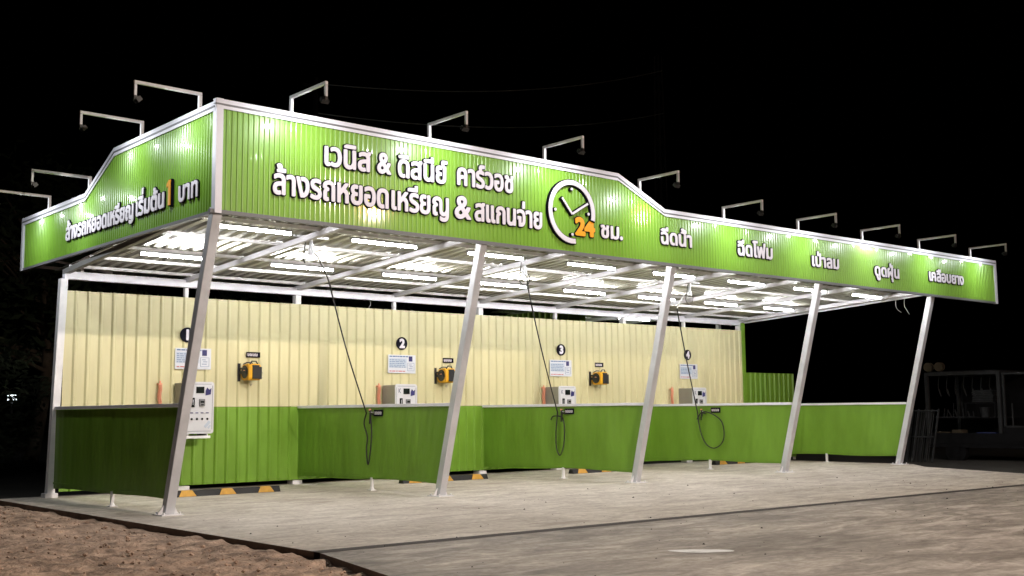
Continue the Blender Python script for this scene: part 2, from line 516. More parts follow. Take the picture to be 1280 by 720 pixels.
def march(mb, x0, y0, G, h, level, zf, zb, P):
    """filled iso-area of G > level as front face (depth zf) with walls back to zb; P maps (x, y, depth)"""
    A = G - level
    H, W = A.shape
    for j in range(H - 1):
        row = A[j]; row1 = A[j + 1]
        i = 0
        while i < W - 1:
            c = (row[i], row[i + 1], row1[i + 1], row1[i])
            pos = [q > 0 for q in c]
            if not any(pos): i += 1; continue
            if all(pos):
                k = i
                while k < W - 1 and row[k + 1] > 0 and row1[k + 1] > 0: k += 1
                X0, X1 = x0 + i * h, x0 + k * h; Y0, Y1 = y0 + j * h, y0 + (j + 1) * h
                mb.add([P(X0, Y0, zf), P(X1, Y0, zf), P(X1, Y1, zf), P(X0, Y1, zf)], [(0, 1, 2, 3)])
                i = max(k, i + 1); continue
            cs = [(x0 + i * h, y0 + j * h), (x0 + (i + 1) * h, y0 + j * h), (x0 + (i + 1) * h, y0 + (j + 1) * h), (x0 + i * h, y0 + (j + 1) * h)]
            poly = []; cut = []
            for k in range(4):
                k2 = (k + 1) % 4
                if pos[k]: poly.append(cs[k])
                if pos[k] != pos[k2]:
                    t = c[k] / (c[k] - c[k2])
                    q = (cs[k][0] + t * (cs[k2][0] - cs[k][0]), cs[k][1] + t * (cs[k2][1] - cs[k][1]))
                    poly.append(q); cut.append(q)
            mb.add([P(a, b_, zf) for a, b_ in poly], [tuple(range(len(poly)))])
            if len(cut) == 2 and zb != zf:
                (a, b_), (c_, d) = cut
                mb.add([P(a, b_, zf), P(c_, d, zf), P(c_, d, zb), P(a, b_, zb)], [(0, 1, 2, 3)])
            i += 1

def lettering(txt, u0, u1, v0, cons_h, P, parent, label, face='letter', bold=0.012, edge=0.015, depth=0.030, name='lettering', h=0.0085):
    """raised letters: face plate on a black body. The text is fitted between u0 and u1 on the board."""
    sy = (cons_h - 1.4 * bold) / 0.60
    w = 0.0
    for ch in txt: w += glyph(ch)[3]
    sx = (u1 - u0 - 2 * bold) / (w - 0.06)
    ox, oy, G = text_field(txt, sx, sy, h)
    cols = np.where((G > -bold).any(0))[0]
    off = u0 - (ox + cols[0] * h)
    mb = MB()
    Q = lambda x, y, d: P(x + off, y + v0 + bold, d)
    mb.m(1); march(mb, ox, oy, G, h, -(bold + edge), depth - .012, 0.0, Q)
    mb.m(0); march(mb, ox, oy, G, h, -bold, depth, depth - .012, Q)
    o = mb.build(name, [M[face], M['letter_black']], parent)
    if label: o['label'] = label
    return o

# ------------------------------------------------------------------ the canopy
SP = 4.46
WY = 4.41
def roof_z(y): return 4.02 - 0.061 * y
canopy = thing('car_wash_canopy', 'long open car wash shelter with a bright green sign board and five leaning white columns', 'car wash')

feet_dx = [0.0, 0.0, 0.0, 0.03, 0.05]
top_dx = [0.10, 0.05, -0.02, 0.02, 0.0]
for i in range(5):
    x = i * SP + feet_dx[i] - (0.02 if i < 3 else 0)
    a = Vector((x, 0, 0.012)); t = Vector((x + top_dx[i], -1.02, 3.93))
    b = MB()
    b.bar(a, t, 0.128, 0.128, (0, 1, 0.26))
    col = b.build('column', M['steel'], canopy, 0.008)
    b = MB()
    b.box(x - .15, x + .15, -.17, .13, 0.0, .014)
    for sx in (-.11, .11):
        for sy in (-.13, .09):
            b.cyl((x + sx, sy, .026), (0, 0, 1), .014, .03, 6)
    # small gusset plates
    for s in (-1, 1):
        b.add([(x + s * .072, -.008, .014), (x + s * .14, -.008, .014), (x + s * .072, -.036, .13), (x + s * .072, .008, .014), (x + s * .14, .008, .014), (x + s * .072, -.02, .13)],
              [(0, 1, 2), (5, 4, 3), (0, 3, 4, 1), (1, 4, 5, 2), (2, 5, 3, 0)])
    b.build('base_plate', M['white'], col)

# rear posts: every half bay, seen above and below the wall sheets
for i in range(9):
    x = i * SP / 2
    a0, a1 = (x - .04, x + .06) if i == 0 else (x, x + (.03 if i % 2 else .0))
    wdt = .12 if i % 2 == 0 else .07
    b = MB(); yy = WY + (.09 if i else 0.0)
    b.bar((a0, yy, 0.0), (a1 if i == 0 else a0, yy, 3.53), wdt, wdt, (0, 1, 0))
    p = b.build('rear_post', M['white'], canopy, .005)
    b = MB(); b.box(a0 - .10, a0 + .10, yy - .10, yy + .10, .0, .07)
    b.build('foot_plate', M['white'], p)
b = MB(); b.box(.09, 4 * SP + .06, WY + .02, WY + .14, 3.535, 3.67)
b.build('rear_beam', M['trim'], canopy, .006)

# rafters
for i in range(9):
    x = i * SP / 2
    big = i % 2 == 0
    w = .085 if big else .07
    b = MB()
    y0, y1 = -1.0, WY + .13
    if i == 8: x = 4 * SP - .03
    if i == 0: x = .13
    b.bar((x, y0, roof_z(y0) - .085), (x, y1, roof_z(y1) - .085), w, .085)
    b.build('rafter', M['trim'] if i else M['rafter_shaded'], canopy, .005)  # first rafter coloured darker: the shade on its outer face is painted in
# purlins
for y in (-1.03, -.05, 1.15, 2.40, 3.35, 4.22):
    b = MB()
    z = roof_z(y) - .035
    b.box(.085, 4 * SP + .05, y - .017, y + .017, z - .022, z + .027)
    b.box(.085, 4 * SP + .05, y + .017, y + .034, z - .022, z - .018)
    b.build('purlin', M['white'], canopy)
# roof sheets
prof = rib_profile(.09, 4 * SP + .12, .205, 'roof')
roof = sheet('roof_sheet', prof, lambda x, d, t: (x, t, roof_z(t) + d), lambda x: -1.08, lambda x: 4.95, M['galv'], canopy, .001)
# white edge trim along the right-hand end of the roof
b = MB(); b.bar((4 * SP + .15, -1.05, roof_z(-1.05) - .06), (4 * SP + .15, 4.9, roof_z(4.9) - .06), .03, .20)
b.build('roof_edge_trim', M['trim'], canopy)

# --- sign fascia (two faces)
FX0, FX1, FY = 0.05, 20.85, -1.10
def ftop(x):
    if x <= 7.42: return 5.33
    if x <= 8.60: return 5.33 - (x - 7.42) / 1.18 * .50
    return 4.84 + (x - 8.6) * .006
def stop_(y):
    if y <= 2.26: return 5.30
    if y <= 3.40: return 5.30 - (y - 2.26) / 1.14 * .52
    return 4.78
FB = 3.885
front = MB()
prof = rib_profile(FX0, FX1, .0775, 'fine')
xs_extra = [7.42, 8.60]
fr = sheet('front_sign_board', prof, lambda x, d, t: (x, FY - d, t), lambda x: FB, ftop, M['sign_green'], canopy, .0015, False)
prof = rib_profile(-1.12, 6.38, .0775, 'fine')
SX = 0.03
sd = sheet('side_sign_board', prof, lambda y, d, t: (SX - d, y, t), lambda y: FB, stop_, M['sign_green'], canopy, .0015, False)
fr['label'] = 'long ribbed bright green sign board along the front edge'
sd['label'] = 'short ribbed bright green sign board on the left side'
# trims
def strip(pts, w, d, name, parent, P, material):
    """mitred flat angle trim along a polyline in the board plane; hangs down by w, stands d proud"""
    b = MB()
    n = len(pts); v = []
    for (u, z) in pts:
        v += [P(u, z + .012, d), P(u, z - w, d), P(u, z + .012, -.06), P(u, z - w, d - .012)]
    f = []
    for i in range(n - 1):
        q = 4 * i
        f += [(q, q + 1, q + 5, q + 4), (q + 2, q, q + 4, q + 6), (q + 1, q + 3, q + 7, q + 5)]
    f += [(0, 2, 3, 1), (4 * n - 4, 4 * n - 3, 4 * n - 1, 4 * n - 2)]
    b.add(v, f)
    return b.build(name, material, parent)
PF = lambda u, z, d: (u, FY - d - .013, z)
PS = lambda u, z, d: (SX - .013 - d, u, z)
strip([(FX0 - .06, 5.33), (7.42, 5.33), (8.60, 4.84), (FX1, ftop(FX1))], .115, .022, 'top_trim', fr, PF, M['trim'])
strip([(FX0 - .06, 5.27), (7.39, 5.27), (8.56, 4.78), (FX1, ftop(FX1) - .06)], .012, .030, 'trim_lip', fr, PF, M['gray'])
strip([(-1.10, 5.30), (2.26, 5.30), (3.40, 4.78), (6.38, 4.78)], .115, .022, 'top_trim', sd, PS, M['trim'])
strip([(-1.10, 5.24), (2.24, 5.24), (3.37, 4.72), (6.38, 4.72)], .012, .030, 'trim_lip', sd, PS, M['gray'])
b = MB(); b.box(FX0 - .10, FX1, FY - .022, FY + .05, FB - .035, FB + .014)
b.build('bottom_trim', M['gray'], fr)
b = MB(); b.box(SX - .022, SX + .04, -1.05, 6.38, FB - .03, FB + .012)
b.build('bottom_trim', M['gray'], sd)
b = MB(); b.box(SX - .03, FX0 + .045, FY - .042, FY - .0, FB - .035, 5.345); b.box(SX - .03, SX + .01, FY - .0, FY + .06, FB - .035, 5.315)
b.build('corner_trim', M['trim'], fr)
b = MB(); b.box(FX1 - .06, FX1 + .03, FY - .038, FY + .06, FB - .035, ftop(FX1) + .014)
b.build('end_trim', M['trim'], fr)
b = MB(); b.box(SX - .04, SX + .05, 6.33, 6.41, FB - .03, 4.795)
b.build('end_trim', M['trim'], sd)
# back framing of the boards
b = MB()
for k in range(19):
    x = .25 + k * 1.14
    b.box(x - .02, x + .02, FY + .005, FY + .045, FB + .02, ftop(x) - .03)
for z0 in (4.35,):
    b.box(.2, FX1 - .05, FY + .047, FY + .085, z0 - .02, z0 + .02)
b.build('board_framing', M['white'], fr)
b = MB()
for k in range(7):
    y = -.9 + k * 1.17
    b.box(SX + .006, SX + .045, y - .02, y + .02, FB + .02, stop_(y) - .03)
b.box(SX + .047, SX + .085, -.95, 6.35, 4.33, 4.37)
b.box(SX + .047, SX + .085, 4.6, 6.35, 3.90, 3.94)
b.build('board_framing', M['white'], sd)
b = MB()   # raking struts that tie the rear end of the side board back
b.bar((SX + .05, 6.2, 3.93), (.4, 4.5, 3.70), .05, .05)
b.bar((SX + .05, 5.3, 3.95), (.9, 4.5, 3.70), .04, .04)
b.build('tie_strut', M['white'], sd)

# --- lettering
LF = lambda u, z, d: (u, FY - .014 - d, z)
LS = lambda u, z, d: (SX - .014 - d, -u, z)
TH = lambda s: s
lettering('เวนิส', 1.61, 2.40, 4.68, .29, LF, fr, 'white raised first word of the upper line on the front board')
lettering('&', 2.47, 2.70, 4.69, .27, LF, fr, 'white ampersand in the upper line of the front board')
lettering('ดิสนีย์', 2.83, 3.74, 4.68, .28, LF, fr, 'white raised second word of the upper line on the front board')
lettering('คาร์วอช', 3.92, 5.07, 4.70, .29, LF, fr, 'white raised last word of the upper line on the front board')
lettering('ล้างรถหยอดเหรียญ', .82, 3.78, 4.19, .30, LF, fr, 'white raised long word of the lower line on the front board')
lettering('&', 3.87, 4.17, 4.19, .31, LF, fr, 'white ampersand in the lower line of the front board')
lettering('สแกนจ่าย', 4.25, 5.66, 4.19, .29, LF, fr, 'white raised last word of the lower line on the front board')
lettering('24', 6.37, 6.83, 4.17, .265, LF, fr, 'orange raised number 24 beside the clock', face='letter_orange', bold=.022)
lettering('ชม.', 6.97, 7.52, 4.19, .23, LF, fr, 'small white word after the orange 24')
lettering('ฉีดน้ำ', 8.47, 9.34, 4.22, .235, LF, fr, 'white service word above the third column', bold=.011)
lettering('ฉีดโฟม', 10.63, 11.75, 4.20, .235, LF, fr, 'white service word second from the left of the five', bold=.011)
lettering('เป่าลม', 13.03, 14.03, 4.18, .225, LF, fr, 'white service word above the fourth column', bold=.011)
lettering('ดูดฝุ่น', 15.34, 16.36, 4.15, .225, LF, fr, 'white service word fourth from the left of the five', bold=.011)
lettering('เคลือบยาง', 17.62, 19.25, 4.20, .225, LF, fr, 'white service word nearest the right end of the board', bold=.011)
lettering('ล้างรถหยอดเหรียญ', -4.17, -1.40, 4.12, .235, LS, sd, 'white raised long word on the side board', bold=.011)
lettering('เริ่มต้น', -1.34, -.34, 4.13, .235, LS, sd, 'white raised second word on the side board', bold=.011)
lettering('บาท', .08, .70, 4.13, .235, LS, sd, 'white raised last word on the side board', bold=.011)
# heavy orange numeral one
def numeral_one(P, u0, v0, hgt, parent):
    o_ = [(.0, .72), (.0, .86), (.24, 1.0), (.46, 1.0), (.46, 0), (.20, 0), (.20, .78)]
    b = MB()
    for mi, g, d0, d1 in ((1, .012, 0, .038), (0, 0, .038, .05)):
        pts = []
        for a, c in o_:
            cx, cy = .25, .5
            pts.append((u0 + a * hgt * .72 + (g if a > cx else -g), v0 + c * hgt + (g if c > cy else -g)))
        n = len(pts)
        v = [P(x, y, d1) for x, y in pts] + [P(x, y, d0) for x, y in pts]
        b.m(mi).add(v, [tuple(range(n))] + [(i, (i + 1) % n, n + (i + 1) % n, n + i) for i in range(n)])
    o = b.build('lettering', [M['letter_orange'], M['letter_black']], parent)
    o['label'] = 'orange raised numeral 1 on the side board'
numeral_one(LS, -.26, 4.13, .35, sd)

# clock emblem: open ring, hour dots and two hands
cb = MB()
cu, cz, ro, ri = 6.27, 4.545, .525, .445
def ring(mb, r0, r1, a0, a1, d0, d1, n=64):
    v = []
    for k in range(n + 1):
        a = a0 + (a1 - a0) * k / n
        c_, s_ = math.cos(a), math.sin(a)
        for r_, d in ((r0, d1), (r1, d1), (r1, d0), (r0, d0)):
            v.append(LF(cu + r_ * c_, cz + r_ * s_, d))
    f = []
    for k in range(n):
        q = 4 * k
        f += [(q, q + 1, q + 5, q + 4), (q + 1, q + 2, q + 6, q + 5), (q + 3, q, q + 4, q + 7)]
    f += [(0, 3, 2, 1), (4 * n, 4 * n + 1, 4 * n + 2, 4 * n + 3)]
    mb.add(v, f, False)
cb.m(1); ring(cb, ri - .014, ro + .014, R(-14), R(280), 0, .05)
cb.m(0); ring(cb, ri, ro, R(-12), R(278), .05, .062)
emb = cb.build('clock_ring', [M['letter'], M['letter_black']], fr)
emb['label'] = 'open white ring of the clock emblem'
def hand(p, q, w):
    b = MB()
    for mi, g, d0, d1 in ((1, .012, 0, .05), (0, 0, .05, .062)):
        P_, Q_ = Vector((p[0], p[1])), Vector((q[0], q[1]))
        d = (Q_ - P_).normalized(); nrm = Vector((-d.y, d.x)) * (w / 2 + g)
        A = P_ - d * (w / 2 + g); B = Q_ + d * (w / 2 + g)
        pts = [A - nrm, B - nrm, B + nrm, A + nrm]
        v = [LF(a.x, a.y, d1) for a in pts] + [LF(a.x, a.y, d0) for a in pts]
        b.m(mi).add(v, [(0, 1, 2, 3)] + [(i, (i + 1) % 4, 4 + (i + 1) % 4, 4 + i) for i in range(4)])
    return b.build('clock_hand', [M['letter'], M['letter_black']], emb)
hand((6.26, 4.52), (6.06, 4.74), .034)
hand((6.29, 4.52), (6.62, 4.71), .034)
for a in (90, 180, 0, 270):
    b = MB(); r_ = .375
    c_ = LF(cu + r_ * math.cos(R(a)), cz + r_ * math.sin(R(a)), .025)
    b.m(1).cyl(c_, (0, 1, 0), .034, .05, 16)
    c_ = LF(cu + r_ * math.cos(R(a)), cz + r_ * math.sin(R(a)), .056)
    b.m(0).cyl(c_, (0, 1, 0), .024, .012, 16)
    b.build('hour_dot', [M['letter'], M['letter_black']], emb)

# ------------------------------------------------------------------ back wall
wall = thing('back_wall', 'long ribbed metal wall, cream above and green below, closing the rear of the bays', 'wall', (0, 0, 0))
WX0, WX1 = 0.10, 17.84
prof = rib_profile(WX0, WX1, .2105, 'wall')
sheet('cream_panel', prof, lambda x, d, t: (x, WY - d, t), lambda x: 1.435, lambda x: 3.345 + .003 * x, M['cream'], wall, .001)
sheet('green_panel', prof, lambda x, d, t: (x, WY - .006 - d, t), lambda x: .085, lambda x: 1.43, M['wall_green'], wall, .001)
b = MB()
for z in (.35, 1.35, 2.3, 3.2): b.box(WX0, WX1, WY + .004, WY + .03, z - .02, z + .02)
b.build('girt', M['white'], wall)
b = MB(); b.box(WX1 + .003, WX1 + .10, WY - .04, WY + .03, .06, 3.60)
b.build('corner_flashing', M['wall_green'], wall)
b = MB(); b.box(WX1 + .003, WX1 + .045, WY - .03, WY + .12, 3.605, 3.66)

# low green fence beyond the wall
fence = thing('green_fence', 'low ribbed green metal fence past the right end of the wall', 'fence')
prof = rib_profile(WX1 + .11, 20.27, .2105, 'wall')
sheet('fence_panel', prof, lambda x, d, t: (x, WY + .12 - d, t), lambda x: .0, lambda x: 2.29, M['wall_green'], fence, .001)
b = MB()
for x in (18.1, 19.2, 20.24): b.box(x - .03, x + .03, WY + .13, WY + .19, -.14, 2.27)
b.build('fence_post', M['white'], fence)

# ------------------------------------------------------------------ partitions
ordn = ['first', 'second', 'third', 'fourth', 'fifth']
plab = ['low dark green partition nearest the camera, behind the corner column',
        'low green partition behind the second column from the left',
        'low green partition behind the third column from the left',
        'low green partition behind the fourth column from the left',
        'low green partition behind the rightmost column']
for i in range(5):
    X = i * SP + (0 if i < 4 else .02)
    p = thing('bay_partition', plab[i], 'partition', (X, 0, 0), group='partitions between the wash bays')
    n = 44
    ya, yb = WY - .03, 0.0
    def front_y(z): return -1.02 * z / 3.93 + .085
    v = []; f = []
    # ribbed sheet, front edge cut to follow the leaning column; bottom dips a little towards the middle
    m_ = 88
    for k in range(m_ + 1):
        t = k / m_
        y_top = WY - .03 + (front_y(1.40) - WY + .03) * t
        y_bot = WY - .03 + (front_y(.2) - WY + .03) * t
        zb = .14 + .05 * min(1, t * 1.8) + .012 * math.sin(t * 9 + i)
        d = .0016 * (1 if (k % 4) in (1, 2) else -1)
        v += [(d, y_bot, zb), (d, y_top, 1.395)]
    f = [(2 * k, 2 * k + 2, 2 * k + 3, 2 * k + 1) for k in range(m_)]
    b = MB(); b.add(v, f)
    q = b.build('panel', M['part_green'], p)
    s_ = q.modifiers.new("thickness", 'SOLIDIFY'); s_.thickness = .004; s_.offset = 0
    b = MB(); b.box(-.03, .03, front_y(1.42) + .005, WY - .03, 1.397, 1.447)
    b.build('top_rail', M['trim'], p, .004)
    b = MB(); b.box(-.014, .022, .08, WY - .05, .215, .245)   # lower stiffener behind the sheet
    b.bar((.022, 1.93, .24), (.022, 1.93, 1.39), .03, .03, (1, 0, 0))
    b.build('stiffener', M['part_green'], p)
    b = MB(); b.box(-.022, .022, 1.905, 1.949, .012, .215); b.box(-.06, .06, 1.865, 1.99, 0, .012)
    b.tube([(0, 1.927, .012), (0, 1.927, .06)], [.045, .024], 8)
    b.build('support_foot', M['white'], p)

# ------------------------------------------------------------------ tube lights under the roof
def tube_light():
    t = thing('tube_light', 'x', 'ceiling light', group='fluorescent tube lights under the roof')
    b = MB(); b.box(-.62, .62, -.022, .022, .022, .055)
    b.box(-.62, -.595, -.02, .02, -.025, .022); b.box(.595, .62, -.02, .02, -.025, .022)
    b.build('housing', M['housing'], t, .004)
    b = MB(); b.cyl((0, 0, -.004), (1, 0, 0), .016, 1.18, 12)
    b.build('tube', M['tube'], t)
    for q in (-.44, .44):
        b = MB(); b.box(q - .01, q + .01, -.01, .01, .055, .095)
        b.build('hanger', M['white'], t)
    return t
proto = tube_light(); first = True
for row, yy, dx in (('front', -.05, 0), ('rear', 2.40, 0)):
    for k in range(8):
        o = proto if first else copy_tree(proto); first = False
        o.location = (1.115 + 2.23 * k + dx, yy, roof_z(yy) - (.145 if row == 'front' else .11))
        side = 'left' if k % 2 == 0 else 'right'
        bay = ['one', 'two', 'three', 'four'][k // 2]
        o['label'] = f'glowing white tube light in the {row} row, {side} half of bay {bay} from the left'

o = copy_tree(proto); o.location = (15.6, 6.2, 3.72)  # added lamp that brightens the plant room behind the gap
o['label'] = 'added tube light brightening the plant room behind the gap above the cream wall'; del o['group']
# ------------------------------------------------------------------ gooseneck sign lamps
def goose():
    g = thing('gooseneck_lamp', 'x', 'sign lamp', group='gooseneck lamps over the sign boards')
    # local: base at origin, arm runs along -y
    b = MB()
    b.box(-.022, .022, -.022, .022, -.12, .20)
    b.build('post', M['white'], g, .003)
    b = MB(); b.box(-.020, .020, -.90, .022, .202, .242)
    b.build('arm', M['white'], g, .003)
    b = MB(); b.box(-.018, .018, -.90, -.864, .035, .20)
    b.build('drop', M['steel'], g, .003)
    b = MB()
    c = Vector((0, -.85, .0)); d = Vector((0, .69, -.72)).normalized()
    b.bar(c - d * .02, c + d * .018, .11, .07)
    b.bar(c - d * .035, c - d * .02, .07, .045)
    nd = Vector((1, 0, 0)); ne = d.cross(nd).normalized()
    for q, w_, h_ in ((nd * .054, .002, .07), (-nd * .054, .002, .07), (ne * .034, .106, .002), (-ne * .034, .106, .002)):
        b.bar(c + q + d * .018, c + q + d * .036, w_, h_)
    b.box(-.02, .02, -.90, -.868, -.01, .045)
    hd = b.build('lamp_head', M['black'], g)
    b = MB(); b.bar(c + d * .0175, c + d * .019, .10, .06)
    b.build('lens', M['lens'], hd)
    return g
GP = goose()
spot = bpy.data.lights.new('sign_flood', 'AREA')
spot.energy = SPOT_POWER; spot.shape = 'RECTANGLE'; spot.size = .10; spot.size_y = .06
spot.color = (.93, .98, 1.0)
def place_goose(g, loc, rz, label):
    g.location = loc; g.rotation_euler = (0, 0, rz); g['label'] = label
    s = bpy.data.objects.new('sign_spot', spot); C.objects.link(s); s.parent = g
    d = Vector((0, .69, -.72)).normalized()
    s.location = Vector((0, -.85, 0)) + Vector((0, .69, -.72)).normalized() * .03
    s.rotation_euler = d.to_track_quat('-Z', 'Y').to_euler()
gx = [1.12, 3.44, 5.76, 8.01, 10.31, 12.67, 15.00, 17.34, 19.72]
gl = ['gooseneck lamp on the front board nearest the raised corner', 'gooseneck lamp standing above the middle of the upper line of writing',
      'gooseneck lamp just left of the clock on the front board', 'gooseneck lamp on the sloping step of the front board',
      'gooseneck lamp above the left half of the lower front board, next after the step', 'gooseneck lamp above the fourth column',
      'gooseneck lamp third from the right end of the front board', 'gooseneck lamp second from the right end of the front board',
      'gooseneck lamp at the far right end of the front board']
for k, x in enumerate(gx):
    g = GP if k == 0 else copy_tree(GP)
    if k:
        for ch in [q for q in bpy.data.objects if q.parent == g and q.type == 'LIGHT']: bpy.data.objects.remove(ch)
    place_goose(g, (x, FY + .03, ftop(x) + .01), 0, gl[k])
gll = ['gooseneck lamp on the side board nearest the raised corner', 'second gooseneck lamp from the corner on the side board',
       'gooseneck lamp at the foot of the slope on the side board', 'gooseneck lamp at the rear end of the side board, cut by the left edge']
for k, y in enumerate([-.54, 1.35, 3.34, 5.18]):
    g = copy_tree(GP)
    for ch in [q for q in bpy.data.objects if q.parent == g and q.type == 'LIGHT']: bpy.data.objects.remove(ch)
    place_goose(g, (SX + .02, y, stop_(y) + .01), R(-90), gll[k])

# ------------------------------------------------------------------ bay equipment on the wall
def coin_machine():
    t = thing('coin_machine', 'x', 'coin machine', group='coin machines on the back wall')
    b = MB(); b.box(0, .50, .022, .46, 0, .86)
    b.build('cabinet', M['machine'], t, .012)
    # face plate with rounded corners
    def rr(x0, x1, z0, z1, r_, n=5):
        p = []
        for cx, cz_, a0 in ((x1 - r_, z0 + r_, -90), (x1 - r_, z1 - r_, 0), (x0 + r_, z1 - r_, 90), (x0 + r_, z0 + r_, 180)):
            for k in range(n + 1):
                a = R(a0 + 90 * k / n); p.append((cx + r_ * math.cos(a), cz_ + r_ * math.sin(a)))
        return p
    def plate(bb, x0, x1, z0, z1, r_, y0, y1):
        p = rr(x0, x1, z0, z1, r_); n = len(p)
        v = [(x, y0, z) for x, z in p] + [(x, y1, z) for x, z in p]
        bb.add(v, [tuple(range(n))] + [(n + i, n + (i + 1) % n, (i + 1) % n, i) for i in range(n)])
    b = MB(); plate(b, .0, .52, -.01, .875, .05, 0, .022)
    face = b.build('front_panel', M['machine_face'], t)
    b = MB()
    # thin printed border
    for k in range(4):
        if k == 0: b.box(.05, .47, -.002, .0, .030, .036)
        if k == 1: b.box(.05, .47, -.002, .0, .832, .838)
        if k == 2: b.box(.026, .032, -.002, .0, .06, .81)
        if k == 3: b.box(.488, .494, -.002, .0, .06, .81)
    b.build('printed_border', M['machine_line'], face)
    b = MB(); b.box(.19, .335, -.010, 0, .68, .79)
    b.build('display', M['screen'], face)
    b = MB(); b.add([(.36, -.004, .64), (.46, -.004, .66), (.47, -.004, .77), (.43, -.004, .74), (.39, -.004, .78), (.36, -.004, .72)], [(0, 1, 2, 3, 4, 5)]); b.box(.375, .45, -.003, 0, .66, .74)
    b.build('sticker', M['navy'], face)
    b = MB(); b.box(.075, .085, -.003, 0, .70, .79); b.bar((.085, -.002, .745), (.125, -.002, .79), .003, .010, (1, 0, 0)); b.bar((.085, -.002, .745), (.125, -.002, .70), .003, .010, (1, 0, 0))
    b.build('printed_mark', M['machine_line'], face)
    b = MB(); b.m(0).box(.245, .345, -.03, 0, .46, .58); b.m(1).box(.262, .328, -.034, -.03, .515, .545); b.m(1).box(.27, .32, -.034, -.03, .475, .49)
    b.build('note_slot', [M['gray'], M['screen']], face, .004)
    b = MB(); b.m(0).box(.10, .16, -.02, 0, .44, .60); b.m(1).box(.124, .136, -.023, -.02, .48, .57)
    b.build('coin_slot', [M['screen'], M['steel']], face, .003)
    for r_ in range(2):
        for c_ in range(4):
            if r_ == 0:
                b = MB(); b.box(.09 + c_ * .095, .14 + c_ * .095, -.006, 0, .335, .352)
                b.build('button_label', M['navy'], face)
            else:
                b = MB(); b.cyl((.115 + c_ * .095, -.008, .24), (0, 1, 0), .018, .016, 14)
                b.build('push_button', M['screen'], face)
    b = MB(); b.bar((.36, -.002, .10), (.45, -.002, .20), .004, .05, (1, 0, 0)); b.bar((.42, -.002, .08), (.46, -.002, .13), .004, .03, (1, 0, 0))
    b.build('printed_swoosh', M['poster_pale'], face)
    b = MB(); b.box(.02, .46, -.02, .40, -.09, -.045); b.box(.05, .07, .0, .40, -.045, -.012); b.box(.40, .42, .0, .40, -.045, -.012)
    b.build('support_bracket', M['white'], t, .004)
    return t
cm = coin_machine()
mx = [2.00, 6.33, 10.70, 15.22]
clab = ['coin machine in the nearest bay, its whole white control panel in view', 'coin machine left of the second column, its lower half hidden by a partition',
        'coin machine between the second and third columns, beside the long straight hose', 'farthest and smallest coin machine, right of the third column behind a hanging hose']
for i in range(4):
    o = cm if i == 0 else copy_tree(cm)
    o.location = (mx[i], 3.92, .985); o['label'] = clab[i]

def text_mesh(b, txt, sx, sy, h, P, bold, d0, d1):
    ox, oy, G = text_field(txt, sx, sy, h)
    cols = np.where((G > -bold).any(0))[0]; rows = np.where((G > -bold).any(1))[0]
    cx = ox + (cols[0] + cols[-1]) / 2 * h; cy = oy + (rows[0] + rows[-1]) / 2 * h
    march(b, ox, oy, G, h, -bold, d1, d0, lambda x, y, d: P(x - cx, y - cy, d))

nx_ = [2.215, 6.80, 11.21, 15.59]
dlab = ['round black disc with a white 1, partly hidden by the corner column', 'round black disc with a white 2, left of the second column',
        'round black disc with a white 3, between the second and third columns', 'round black disc with a white 4, farthest along the wall']
for i in range(4):
    t = thing('number_disc', dlab[i], 'bay number', (nx_[i], WY - .03, 2.69), group='bay number discs')
    b = MB(); b.cyl((0, -.008, 0), (0, 1, 0), .13, .02, 36); b.build('disc', M['letter_black'], t)
    b = MB(); text_mesh(b, '1234'[i], .24, .24, .006, lambda x, y, d: (x, -.018 - d, y), .014, 0, .004)
    b.build('numeral', M['letter'], t)

# price / instruction sheets
sx_ = [2.00, 6.47, 10.86, 15.29]
slab_ = ['white and blue instruction board above the machine of the nearest bay', 'white and blue instruction board left of the second column',
         'white and blue instruction board between the second and third columns', 'farthest white and blue instruction board, right of the third column']
def notice():
    t = thing('instruction_board', 'x', 'notice board', group='instruction boards above the coin machines')
    b = MB(); b.box(0, .67, -.012, 0, 0, .37); b.build('board', M['poster'], t)
    b = MB(); random.seed(2)
    x = .03
    while x < .46:
        w = random.uniform(.03, .07); b.box(x, x + w, -.015, -.012, .325, .347); x += w + .012
    for k in range(5):
        z = .26 - k * .035
        x = .03
        while x < .40:
            w = random.uniform(.02, .09)
            b.box(x, min(x + w, .42), -.015, -.012, z, z + .011); x += w + .014
    b.build('printed_lines', M['poster_blue'], t)
    b = MB(); b.box(.02, .45, -.0135, -.012, .11, .30); b.build('pale_block', M['poster_pale'], t)
    b = MB(); b.box(.50, .59, -.015, -.012, .24, .345); b.build('dark_emblem', M['navy'], t)
    b = MB()
    for a, c, e, g in ((.47, .635, .05, .055), (.47, .635, .205, .21), (.47, .475, .055, .205), (.63, .635, .055, .205), (.50, .59, .09, .10), (.52, .60, .13, .14), (.50, .57, .165, .175)):
        b.box(a, c, -.015, -.012, e, g)
    b.build('printed_table', M['poster_blue'], t)
    b = MB(); x = .03
    for w in (.05, .08, .04, .09, .06): b.box(x, x + w, -.015, -.012, .035, .05); x += w + .015
    b.build('red_line', M['red'], t)
    return t
nb = notice()
for i in range(4):
    o = nb if i == 0 else copy_tree(nb)
    o.location = (sx_[i], WY - .026, 2.09); o['label'] = slab_[i]

